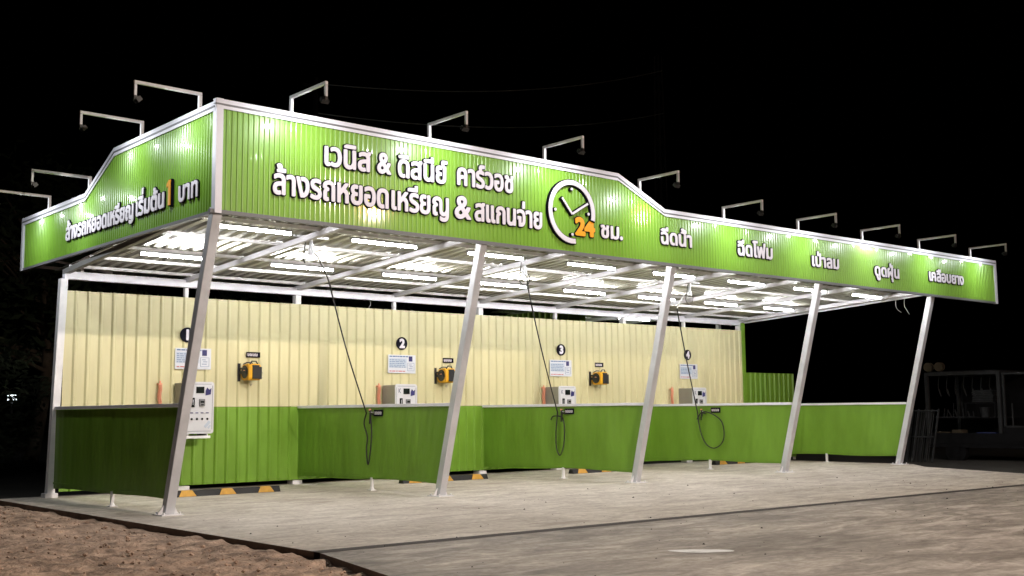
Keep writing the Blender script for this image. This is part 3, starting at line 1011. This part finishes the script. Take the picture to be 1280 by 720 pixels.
# yellow hose reels
def hose_reel():
    t = thing('hose_reel', 'x', 'hose reel', group='yellow hose reels on the wall')
    # local: wall behind at y=0, reel swings out to -y
    b = MB(); b.box(-.15, -.125, -.24, .0, -.035, .02); b.box(-.15, -.125, -.24, .0, .05, .08); b.box(-.175, -.115, -.012, .0, -.17, .16)
    b.build('wall_bracket', M['black'], t, .006)
    b = MB()
    n = 14; ring_ = []
    for k in range(n):
        a = 2 * math.pi * k / n
        ring_.append((math.cos(a), math.sin(a)))
    P8 = [(-.15, -.11), (-.12, -.15), (.09, -.15), (.15, -.09), (.16, .04), (.10, .13), (-.10, .15), (-.15, .10)]
    nn = len(P8)
    v = [(-.115, y - .17, z) for y, z in P8] + [(.135, y - .17, z) for y, z in P8]
    b.add(v, [tuple(range(nn))[::-1], tuple(range(nn, 2 * nn))] + [(i, (i + 1) % nn, nn + (i + 1) % nn, nn + i) for i in range(nn)])
    body = b.build('housing', M['yellow'], t, .02)
    b = MB(); b.box(-.045, .085, -.345, -.30, -.125, .12); b.cyl((-.118, -.17, 0), (1, 0, 0), .118, .012, 22)
    b.box(.085, .14, -.335, -.02, -.13, .09)
    b.build('side_plate', M['black'], body, .008)
    b = MB(); b.cyl((-.13, -.17, 0), (1, 0, 0), .035, .014, 16); b.build('hub', M['orange_hose'], body)
    b = MB(); b.tube([(-.08, -.28, .13), (-.04, -.29, .19), (.04, -.29, .19), (.10, -.26, .12)], .013, 8)
    b.tube([(-.10, -.08, .14), (-.03, -.09, .175), (.06, -.09, .175), (.12, -.08, .11)], .012, 8)
    b.build('carry_handle', M['black'], t)
    b = MB(); b.tube([(.10, -.25, -.06), (.19, -.27, -.10), (.21, -.24, -.02), (.18, -.2, .06)], .010, 8)
    b.tube([(-.02, -.20, -.14), (-.03, -.20, -.22), (.0, -.19, -.25), (.03, -.18, -.2)], .009, 8)
    b.build('hose_end', M['pale_hose'], t)
    return t
hr = hose_reel()
rx = [3.37, 7.80, 12.28]
rlab = ['yellow and black hose reel in the nearest bay, between the first and second columns', 'yellow and black hose reel just left of the second column',
        'yellow and black hose reel just left of the third column']
for i in range(3):
    o = hr if i == 0 else copy_tree(hr)
    o.location = (rx[i], WY - .02, 2.055); o['label'] = rlab[i]
def label_plate(loc, rz, label, w=.28, hh=.10):
    t = thing('label_plate', label, 'label plate', loc, rz, group='small black label plates')
    b = MB(); b.box(-w / 2, w / 2, -.008, 0, -hh / 2, hh / 2); b.build('plate', M['letter_black'], t)
    b = MB(); x = -w / 2 + .025; random.seed(5)
    while x < w / 2 - .05:
        ww = random.uniform(.025, .045)
        b.box(x, x + ww * .3, -.011, -.008, -.022, .025); b.box(x + ww * .6, x + ww, -.011, -.008, -.022, .02)
        b.box(x, x + ww, -.011, -.008, -.026, -.014); x += ww + .012
    b.build('printed_word', M['letter'], t)
for i, x in enumerate([3.50, 7.98, 12.43]):
    label_plate((x, WY - .026, 2.375), 0, ['small black label plate above the hose reel of the nearest bay', 'small black label plate above the hose reel left of the second column', 'small black label plate above the hose reel left of the third column'][i])
for i, X in enumerate([SP, 2 * SP, 3 * SP]):
    label_plate((X - .012, 1.72, 1.30), R(-90), ['small black label plate near the top rail of the partition behind the second column', 'small black label plate near the top rail of the partition behind the third column', 'small black label plate near the top rail of the partition behind the fourth column'][i], .26, .11)

# coiled orange hoses
def coil():
    t = thing('coiled_air_hose', 'x', 'coiled hose', group='orange coiled hoses on the wall')
    pts = []
    for k in range(230):
        a = k / 10 * 2 * math.pi; pts.append((0.032 * math.cos(a) + .008 * math.sin(k * .05), -.06 + .032 * math.sin(a), .42 - k * .0021 - (.0)))
    b = MB(); b.tube(pts, .0075, 6); b.build('coil', M['orange_hose'], t)
    b = MB(); b.box(-.03, .03, -.09, 0, .415, .44); b.box(-.012, .012, -.075, -.05, .44, .48); b.build('hook', M['orange_hose'], t)
    return t
co = coil()
for i, x in enumerate([1.72, 6.22, 10.62, 14.92]):
    o = co if i == 0 else copy_tree(co)
    o.location = (x, WY - .02, 1.40)
    o['label'] = ['orange coiled hose left of the machine in the nearest bay', 'orange coiled hose above the second partition, left of its machine', 'orange coiled hose above the third partition, left of its machine', 'farthest orange coiled hose, right of the third column'][i]

# wheel stops
for i, (x0, x1, y) in enumerate([(1.32, 3.25, 2.95), (5.85, 7.88, 3.05), (10.15, 12.1, 3.0), (15.0, 16.9, 3.15)]):
    t = thing('wheel_stop', ['black rubber wheel stop with yellow blocks on the floor of the nearest bay', 'black and yellow wheel stop just behind the second column', 'black and yellow wheel stop showing below the third partition', 'farthest black and yellow wheel stop, below the fourth partition'][i],
              'wheel stop', (x0, y, 0), 0, 'rubber wheel stops on the bay floors')
    L = x1 - x0
    def seg(bb, a, c, g=0.0):
        pr = [(-.085 - g, 0), (-.045 - g, .095 + g), (.045 + g, .095 + g), (.085 + g, 0)]
        v = [(a, y_, z_) for y_, z_ in pr] + [(c, y_, z_) for y_, z_ in pr]
        bb.add(v, [(0, 1, 2, 3), (7, 6, 5, 4), (0, 4, 5, 1), (1, 5, 6, 2), (2, 6, 7, 3)])
    b = MB(); seg(b, 0, L); b.build('body', M['rubber'], t, .008)
    for k in range(3):
        c = .27 + k * (L - .54) / 2
        b = MB()
        g = .003
        pr = [(-.085 - g, .004, .15), (-.045 - g, .095 + g, .09), (.045 + g, .095 + g, .09), (.085 + g, .004, .15)]
        v = [(c - w, y_, z_) for y_, z_, w in pr] + [(c + w, y_, z_) for y_, z_, w in pr]
        b.add(v, [(0, 4, 5, 1), (1, 5, 6, 2), (2, 6, 7, 3)])
        b.build('reflector', M['yellow_mark'], t)

# ------------------------------------------------------------------ ceiling booms with washing hoses
def smooth(pts, n=6):
    P = [Vector(p) for p in pts]; out = []
    for i in range(len(P) - 1):
        p0 = P[max(i - 1, 0)]; p1 = P[i]; p2 = P[i + 1]; p3 = P[min(i + 2, len(P) - 1)]
        for k in range(n):
            t = k / n
            out.append(.5 * ((2 * p1) + (-p0 + p2) * t + (2 * p0 - 5 * p1 + 4 * p2 - p3) * t * t + (-p0 + 3 * p1 - 3 * p2 + p3) * t ** 3))
    out.append(P[-1]); return out
booms = [
 dict(piv=(2.38, .5), end=(3.33, 1.5, 3.40), hold=(4.40, 2.02, 1.30), loop=[(2.09, 1.12), (1.99, .91), (2.01, .71), (1.985, .47), (1.94, .47), (1.88, .75), (1.86, 1.0), (1.90, 1.30)],
      lab='ceiling boom hanging over the nearest bay'),
 dict(piv=(6.70, .5), end=(7.22, 1.0, 3.55), hold=(8.86, 2.01, 1.28), loop=[(2.06, .9), (2.05, .59), (1.95, .45), (1.84, .67), (1.82, .98), (1.88, 1.18), (2.12, 1.21), (2.20, 1.14)],
      lab='ceiling boom hanging over the second bay from the left'),
 dict(piv=(11.62, .9), end=(11.15, .85, 3.37), hold=(13.32, 2.20, 1.26), loop=[(2.15, .91), (2.01, .59), (1.78, .47), (1.56, .56), (1.47, .76), (1.53, 1.05), (1.79, 1.22), (2.06, 1.26), (2.22, 1.10)],
      lab='pale ceiling boom hanging right of the third column'),
]
for i, d in enumerate(booms):
    px_, py_ = d['piv']; zt = roof_z(py_) - .13; e = Vector(d['end'])
    t = thing('hose_boom', d['lab'], 'hose boom', (px_, py_, zt), group='ceiling booms that carry the washing hoses')
    o0 = Vector((px_, py_, zt))
    b = MB(); b.cyl((0, 0, -.02), (0, 0, 1), .028, .22, 12); b.box(-.09, .09, -.05, .05, .085, .105); b.cyl((0, 0, -.13), (0, 0, 1), .045, .09, 12)
    b.bar((-.3, 0, .10), (.3, 0, .10), .05, .03)
    b.build('pivot', M['steel'], t)
    a_ = [(0, 0, -.13), tuple((e - o0) * .35 + Vector((0, 0, .02))), tuple((e - o0) * .8 + Vector((0, 0, .03))), tuple(e - o0)]
    b = MB(); b.tube(smooth(a_, 5), [.014] * 15 + [.012], 8); b.build('arm', M['black'] if i < 2 else M['white'], t)
    b = MB()
    hx = -.12
    b.tube(smooth([(hx, -.05, .04), (hx - .02, -.04, -.12), (hx - .01, 0, -.24), (hx + .03, .02, -.30)], 5), .009, 6)
    if i: b.tube(smooth([(hx + .03, .02, -.30), (.02, .05, -.34), (.14, .06, -.30), (.16, .05, -.18), (.08, .02, -.12)], 5), .009, 6)
    b.build('feed_hose', M['black'], t)
    # hanging hose and wash gun
    h = thing('wash_hose', ['black wash hose hanging over the nearest bay, hooked on the second partition', 'black wash hose with a narrow loop on the third partition',
              'black wash hose with a wide round loop on the fourth partition'][i], 'hose', tuple(e), group='black washing hoses')
    H = Vector(d['hold'])
    sag = [e, e.lerp(H, .12) + Vector((.0, 0, -.05)), e.lerp(H, .5) + Vector((-.03, -.02, -.06)), H]
    pts = smooth([tuple(p - e) for p in sag], 8)
    X = H.x
    lp = smooth([tuple(H - e)] + [(X - e.x, y - e.y, z - e.z) for y, z in d['loop']], 8)
    b = MB(); b.tube(pts[:-1] + lp, .0125, 8); b.build('hose', M['rubber'], h)
    b = MB()
    q = Vector((X, H.y - .13, H.z + .02)) - e
    b.tube([q + Vector((0, .02, .05)), q + Vector((0, .0, -.02)), q + Vector((0, .03, -.20))], [.018, .022, .014], 8)
    b.tube([q + Vector((0, .0, -.02)), q + Vector((0, -.09, -.05))], .015, 8)
    b.build('wash_gun', M['black'], h)
    b = MB(); b.cyl(q + Vector((0, .02, .035)), (0, 0, 1), .024, .03, 10); b.build('gun_collar', M['orange_hose'], h)
    b = MB(); b.box(q.x - .01, q.x + .05, q.y - .03, q.y + .04, q.z - .01, q.z + .0); b.build('holder', M['steel'], h)

# loose wire ends at the right edge beam
b = MB()
for dy, L, sw in ((0, .36, .09), (.22, .30, .12)):
    b.tube(smooth([(17.86, -.35 + dy, 3.86), (17.87, -.34 + dy, 3.7), (17.88 + sw * .3, -.36 + dy, 3.62), (17.88 + sw, -.40 + dy, 3.86 - L)], 5), .006, 6)
tag(b.build('loose_wire', M['white']), 'pale loose wires dangling from the right edge of the roof', 'wire')
b = MB()
b.tube(smooth([(6.15, WY + .15, 3.53), (6.17, WY + .15, 3.46), (6.13, WY + .15, 3.40), (6.15, WY + .15, 3.33)], 5), .005, 6)
tag(b.build('cable_end', M['white']), 'short cable end dangling in the dark gap above the cream wall', 'cable')

# ------------------------------------------------------------------ equipment room behind the right half of the wall
ax = thing('equipment_room', 'lean-to plant room behind the right part of the cream wall, seen through the gap', 'shed')
prof = rib_profile(12.6, 17.9, .205, 'roof')
sheet('roof_sheet', prof, lambda x, d, t: (x, t, 3.98 - .02 * (t - 5) + d), lambda x: 5.0, lambda x: 8.6, M['galv'], ax, .001)
for k in range(4):
    x = 13.2 + k * 1.45
    b = MB(); b.box(x - .04, x + .04, 5.0, 8.5, 3.82, 3.90); b.build('rafter', M['white'], ax)
for yy in (5.2, 6.6, 8.3):
    b = MB(); b.box(12.7, 17.85, yy - .03, yy + .03, 3.905, 3.95); b.build('purlin', M['white'], ax)
for x, yy in ((12.7, 8.4), (15.3, 8.4), (17.75, 8.4), (17.75, 5.1)):
    b = MB(); b.box(x - .05, x + .05, yy - .05, yy + .05, -.14, 3.82); b.build('post', M['white'], ax)
prof = rib_profile(5.0, 8.5, .21, 'wall')
sheet('side_wall', prof, lambda y, d, t: (12.62 - d, y, t), lambda y: -.1, lambda y: 3.8, M['wall_green'], ax, .001)
prof = rib_profile(12.65, 17.8, .21, 'wall')
sheet('rear_wall', prof, lambda x, d, t: (x, 8.52 - d, t), lambda x: -.1, lambda x: 3.8, M['wall_green'], ax, .001)

# ------------------------------------------------------------------ open metal store at the far right
def bx(w): return w
store = thing('cage_trailer', 'dark caged trailer parked beside the car wash, cluttered with tools', 'trailer', (22.3, -.05, -.14), 0)
b = MB()
for y in (1.70, -.30):
    for x in (0, 1.7):
        b.box(x - .045, x + .045, y - .045, y + .045, .5, 2.40)
for x in (0, 1.7): b.box(x - .045, x + .045, -.255, 1.655, 2.31, 2.40)
for y in (1.7, -.30): b.box(.045, 1.655, y - .04, y + .04, 2.315, 2.395)
b.build('frame', M['dull_metal'], store)
b = MB(); b.box(-.06, 1.76, -1.55, 1.76, .40, .50); b.build('deck', M['dark_metal'], store)
b = MB(); b.box(-.05, -.02, -1.5, 1.655, .505, .78); b.build('side_board', M['dark_metal'], store)
b = MB(); b.box(1.72, 1.745, -1.4, 1.65, .505, 2.30); b.build('back_sheet', M['dark_metal'], store)
b = MB(); b.box(-.04, 1.74, -.25, 1.65, 2.403, 2.425); b.build('roof_sheet', M['dark_metal'], store)
b = MB()
for y in (-.42, -1.38): b.box(-.025, .025, y - .025, y + .025, .95, 2.34)
for z in (.95, 2.31): b.box(-.025, .025, -1.35, -.45, z - .02, z + .025)
for y in (-.62, -1.18): b.box(-.012, .012, y - .016, y + .016, .975, 1.55)
b.build('barred_panel', M['dull_metal'], store)
b = MB(); b.box(-.02, .02, -1.5, -.36, .785, .925); b.build('front_board', M['dark_metal'], store)
b = MB(); b.box(.05, 1.6, -.2, 1.6, 1.17, 1.19); b.build('shelf', M['dark_metal'], store)
for y in (.95,):
    b = MB(); b.cyl((.05, y, .29), (1, 0, 0), .29, .18, 24); w_ = b.build('wheel', M['dark_metal'], store, .02)
    b = MB(); b.cyl((-.045, y, .29), (1, 0, 0), .15, .02, 18); b.build('rim', M['dark_metal'], w_)
b = MB()
for k in range(7):
    y = 1.5 - k * .24
    b.tube(smooth([(.3, y, 2.31), (.32, y + .05, 2.0 - .05 * (k % 3)), (.3, y - .04, 1.75), (.33, y + .03, 1.95)], 4), .012, 5)
b.build('hanging_straps', M['dull_metal'], store)
random.seed(11)
def small(name, lab, cat, loc, mb_fn, mm, grp=None):
    b = MB(); mb_fn(b); o = b.build(name, mm); o.location = loc; tag(o, lab, cat, grp)
Z = -.14
small('storage_crate', 'dark blue crate on the deck of the caged trailer', 'crate', (22.5, .05, Z + .502), lambda b: (b.box(-.2, .2, -.24, .24, 0, .03), b.box(-.2, -.18, -.24, .24, .03, .30), b.box(.18, .2, -.24, .24, .03, .30), b.box(-.18, .18, -.24, -.22, .03, .3), b.box(-.18, .18, .22, .24, .03, .3), b.box(-.215, .215, -.255, .255, .27, .30)), M['blue_crate'])
def papers(b):
    for k in range(7): b.box(-.2 + .01 * random.random(), .2, -.28 + .05 * random.random(), .26 + .05 * random.random(), k * .045, k * .045 + .03)
small('board_stack', 'stack of pale flat boards high up inside the caged trailer', 'boards', (22.55, .12, Z + 1.60), papers, M['dull_metal'])
small('wire_shelf', 'narrow rack shelf holding the stack of pale boards', 'shelf', (22.55, .12, Z + 1.585), lambda b: (b.box(-.25, .25, -.36, .5, -.03, -.002), b.box(-.25, -.22, .45, .48, -.39, -.03), b.box(-.25, -.22, -.34, -.31, -.39, -.03), b.box(.22, .25, .45, .48, -.39, -.03), b.box(.22, .25, -.34, -.31, -.39, -.03)), M['dark_metal'])
def toolset(b):
    for k in range(9):
        y = -.45 + k * .11; hh = random.uniform(.15, .42)
        b.tube([(random.uniform(-.1, .1), y, 0), (random.uniform(-.1, .1), y + random.uniform(-.06, .06), hh)], random.uniform(.012, .03), 8)
    b.box(-.15, .15, -.5, .55, -.0, .02)
small('tool_tray', 'tray of upright tools on the shelf of the caged trailer', 'tools', (22.55, .95, Z + 1.192), toolset, M['dull_metal'])
def bucket(b):
    b.tube([(0, 0, 0), (0, 0, .26)], [.10, .13], 16, False); b.tube([(0, 0, 0), (0, 0, .012)], .10, 16); b.tube([(0, 0, .25), (0, 0, .265)], .136, 16, False)
small('plastic_bucket', 'pale bucket on the shelf beside the tool tray in the trailer', 'bucket', (22.55, .18, Z + 1.192), bucket, M['dull_metal'])
def box_pile(b):
    b.box(-.2, .2, -.25, .15, 0, .22); b.box(-.18, .18, .17, .5, 0, .30); b.box(-.12, .16, -.2, .1, .222, .36)
small('parts_box', 'brown parts box pile on the deck of the caged trailer', 'boxes', (22.6, 1.0, Z + .502), box_pile, M['cardboard'])
def spool(b):
    b.cyl((0, 0, .12), (1, 0, 0), .12, .03, 18); b.cyl((.12, 0, .12), (1, 0, 0), .12, .03, 18); b.cyl((.06, 0, .12), (1, 0, 0), .06, .12, 14)
small('cable_spool', 'left of the two round spools on the trailer roof', 'spool', (22.2, 1.55, Z + 2.426), spool, M['cardboard'], 'cable spools on the trailer roof')
small('cable_spool', 'right of the two round spools on the trailer roof', 'spool', (22.2, 1.24, Z + 2.426), spool, M['cardboard'], 'cable spools on the trailer roof')
# metal window frames leaning beside the store
for k in range(3):
    t = thing('steel_grille', ['front one of three steel grilles leaning beside the caged trailer', 'middle one of three steel grilles leaning beside the caged trailer', 'rearmost of three steel grilles leaning beside the caged trailer'][k], 'grille', (20.6 + k * .22, .95 + k * .30, -.14), R(-8), group='steel grilles leaning beside the trailer')
    b = MB()
    for y in (-.30, .30): b.bar((0, y, 0), (.34, y - .03, 1.42), .035, .035)
    for q in (.03, .5, .97): b.bar((.34 * q, -.30, 1.42 * q), (.34 * q, .28, 1.42 * q), .03, .03, (1, 0, .2))
    b.build('outer_frame', M['dull_metal'], t)
    b = MB()
    for y in (-.18, -.06, .06, .18): b.bar((.0, y, .02), (.34, y - .02, 1.40), .012, .012)
    b.build('bars', M['dull_metal'], t)

# ------------------------------------------------------------------ trees and shrubs, almost lost in the dark
def tree(loc, h, r, label, name='tree', m_='leaf', n=2600, low=.35, leaf=.11, seed=1, trunk=.16):
    random.seed(seed)
    t = thing(name, label, name.replace('_', ' ') if name != 'tree' else 'tree', loc, group=None)
    b = MB()
    tp = [Vector((0, 0, 0)), Vector((.05 * h, .02 * h, h * .3)), Vector((.02 * h, -.02 * h, h * .6)), Vector((.03 * h, .0, h * .9))]
    b.tube(smooth([tuple(p) for p in tp], 4), [trunk * (1 - .07 * k) for k in range(13)], 8)
    clumps = []
    for k in range(int(16 + 6 * r)):
        a = random.uniform(0, 6.28); zz = random.uniform(low, 1.0); rr = r * math.sqrt(random.random()) * (1.05 - .5 * abs(zz - .62))
        c = Vector((rr * math.cos(a), rr * math.sin(a), h * zz)); clumps.append((c, random.uniform(.22, .42) * r))
        base = tp[1].lerp(tp[3], max(0, min(1, zz - .35)))
        b.tube([base, base.lerp(c, .6) + Vector((0, 0, .1)), c], [trunk * .35, trunk * .2, trunk * .08], 5)
    b.build('trunk', M['bark'], t)
    lv = MB()
    for k in range(n):
        c, s_ = random.choice(clumps)
        d = Vector((random.gauss(0, 1), random.gauss(0, 1), random.gauss(0, .8))).normalized() * s_ * random.uniform(.55, 1.05)
        p = c + d
        u = Vector((random.gauss(0, 1), random.gauss(0, 1), random.gauss(0, .6))).normalized()
        w = u.orthogonal().normalized(); sz = leaf * random.uniform(.6, 1.3)
        lv.add([p - u * sz, p - w * sz * .4, p + u * sz, p + w * sz * .4], [(0, 1, 2, 3)])
    lv.build('crown', M[m_], t)
tree((-1.2, 9.5, -.14), 2.3, 1.5, 'dark leafy shrub behind the left rear corner of the car wash', 'leafy_shrub', 'leaf', 3200, .1, .09, 3, .06)
tree((1.3, 13.5, -.14), 3.0, 1.7, 'dark shrub further back in the left corner with pale leaf glints', 'leafy_shrub', 'leaf2', 3000, .12, .09, 5, .07)
tree((-5.5, 17, -.14), 7.5, 3.2, 'tall dark tree at the left edge of the yard', 'tree', 'leaf', 4200, .3, .17, 7, .2)
tree((5.0, 21, -.14), 9, 3.8, 'tall dark tree behind the cream wall', 'tree', 'leaf', 4200, .35, .2, 8, .24)
tree((16.0, 24, -.14), 9.5, 4.0, 'broad dark tree behind the plant room', 'tree', 'leaf', 4200, .35, .2, 9, .24)
tree((27.0, -1.8, -.14), 1.3, .9, 'low scruffy bush at the right edge beyond the slab', 'bush', 'leaf2', 1500, .1, .06, 12, .03)
tree((33.0, -2, -.14), 6.5, 2.8, 'dark tree at the far right behind the trailer', 'tree', 'leaf', 3600, .3, .18, 14, .2)

# utility pole behind the car wash, and added cables standing in for reflected streaks
pole = thing('utility_pole', 'barely visible tall lattice mast behind the car wash', 'mast', (27.9, 16, -.14))
for sx in (-.28, .28):
    for sy in (-.28, .28):
        b = MB(); b.tube([(sx, sy, 0), (sx * .35, sy * .35, 16.0)], .035, 6); b.build('mast_leg', M['dull_metal'], pole)
b = MB()
for k in range(24):
    z = k * .64; f0 = 1 - .040 * k * .65; f1 = 1 - .040 * (k + 1) * .65; sgn = 1 if k % 2 else -1
    for sy in (-1, 1):
        b.bar((-.28 * f0 * sgn, .28 * f0 * sy, z), (.28 * f1 * sgn, .28 * f1 * sy, z + .64), .02, .02, (0, 1, 0))
        b.bar((.28 * f0 * sy, -.28 * f0 * sgn, z), (.28 * f1 * sy, .28 * f1 * sgn, z + .64), .02, .02, (1, 0, 0))
b.build('lattice', M['dull_metal'], pole)
up_ = thing('utility_pole', 'dark slim pole carrying two cables, rising behind the raised part of the sign', 'utility pole', (9.3, 12, -.14))
b = MB(); b.tube([(0, 0, 0), (0, 0, 10.6)], [.12, .07], 10); b.build('pole', M['dark_metal'], up_)
b = MB(); b.bar((-.4, 0, 10.35), (.4, 0, 10.35), .07, .07); b.build('crossarm', M['dark_metal'], up_)
for k, (a, c, lab) in enumerate((((9.3, 12, 10.3), (27.9, 15.8, 15.2), 'upper of two added cables standing in for light streaks in the black sky'), ((9.3, 12.1, 9.5), (27.9, 15.8, 13.4), 'lower of two added cables standing in for light streaks in the black sky'))):
    a, c = Vector(a), Vector(c)
    b = MB(); b.tube([a.lerp(c, t / 40) - Vector((0, 0, 0.5 * 4 * (t / 40) * (1 - t / 40))) for t in range(41)], .016, 6)
    tag(b.build('streak_cable', M['cable']), lab, 'cable', 'added cables for the light streaks behind the car wash')

# sodium street lamp across the road, behind the camera: it leaves the warm glints on the board
for (x, y, lab, glow) in ((2.6, -22.5, 'sodium street lamp across the road, straight out from the corner of the car wash', 1.0),
                          (14.5, -22.6, 'dimmer sodium street lamp across the road, out from the middle of the car wash', .12)):
    sl = thing('street_lamp', lab, 'street lamp', (x, y, -.14), group='street lamps across the road')
    b = MB(); b.tube([(0, 0, 0), (0, 0, 8.2)], [.10, .06], 12); b.box(-.2, .2, -.2, .2, 0, .03); b.build('pole', M['dull_metal'], sl)
    b = MB(); b.tube(smooth([(0, 0, 8.15), (0, .5, 8.55), (0, 1.5, 8.7)], 5), .035, 8); b.build('arm', M['dull_metal'], sl)
    b = MB(); b.box(-.14, .14, 1.4, 2.05, 8.66, 8.80); hd = b.build('lamp_head', M['dull_metal'], sl, .03)
    b = MB(); b.tube([(0, 1.72, 8.66), (0, 1.72, 8.60), (0, 1.72, 8.50), (0, 1.72, 8.42)], [.22, .22, .17, .07], 16); b.build('lens', M['sodium'] if glow < 1 else M['sodium_pale'], hd)
    ld = bpy.data.lights.new('street_glow', 'SPOT'); ld.energy = 14500 * glow; ld.color = (1, .86, .74); ld.spot_size = R(130); ld.spot_blend = .6; ld.shadow_soft_size = .15
    lo = bpy.data.objects.new('street_glow', ld); C.objects.link(lo); lo.parent = sl; lo.location = (0, 1.72, 8.36); lo.rotation_euler = (R(30), 0, 0)

dl = thing('distant_lamp', 'small distant white light shining through leaves at the left edge', 'lamp', (7.17, 30, -.14))
b = MB(); b.tube([(0, 0, 0), (0, 0, 2.0)], .04, 8); b.build('pole', M['dull_metal'], dl)
b = MB(); b.cyl((0, 0, 2.12), (0, 0, 1), .16, .22, 14); b.build('globe', mat('far_lamp_glow', (.9, .9, .9), .4, emit=(.85, .95, 1.0), estr=3.0), dl)
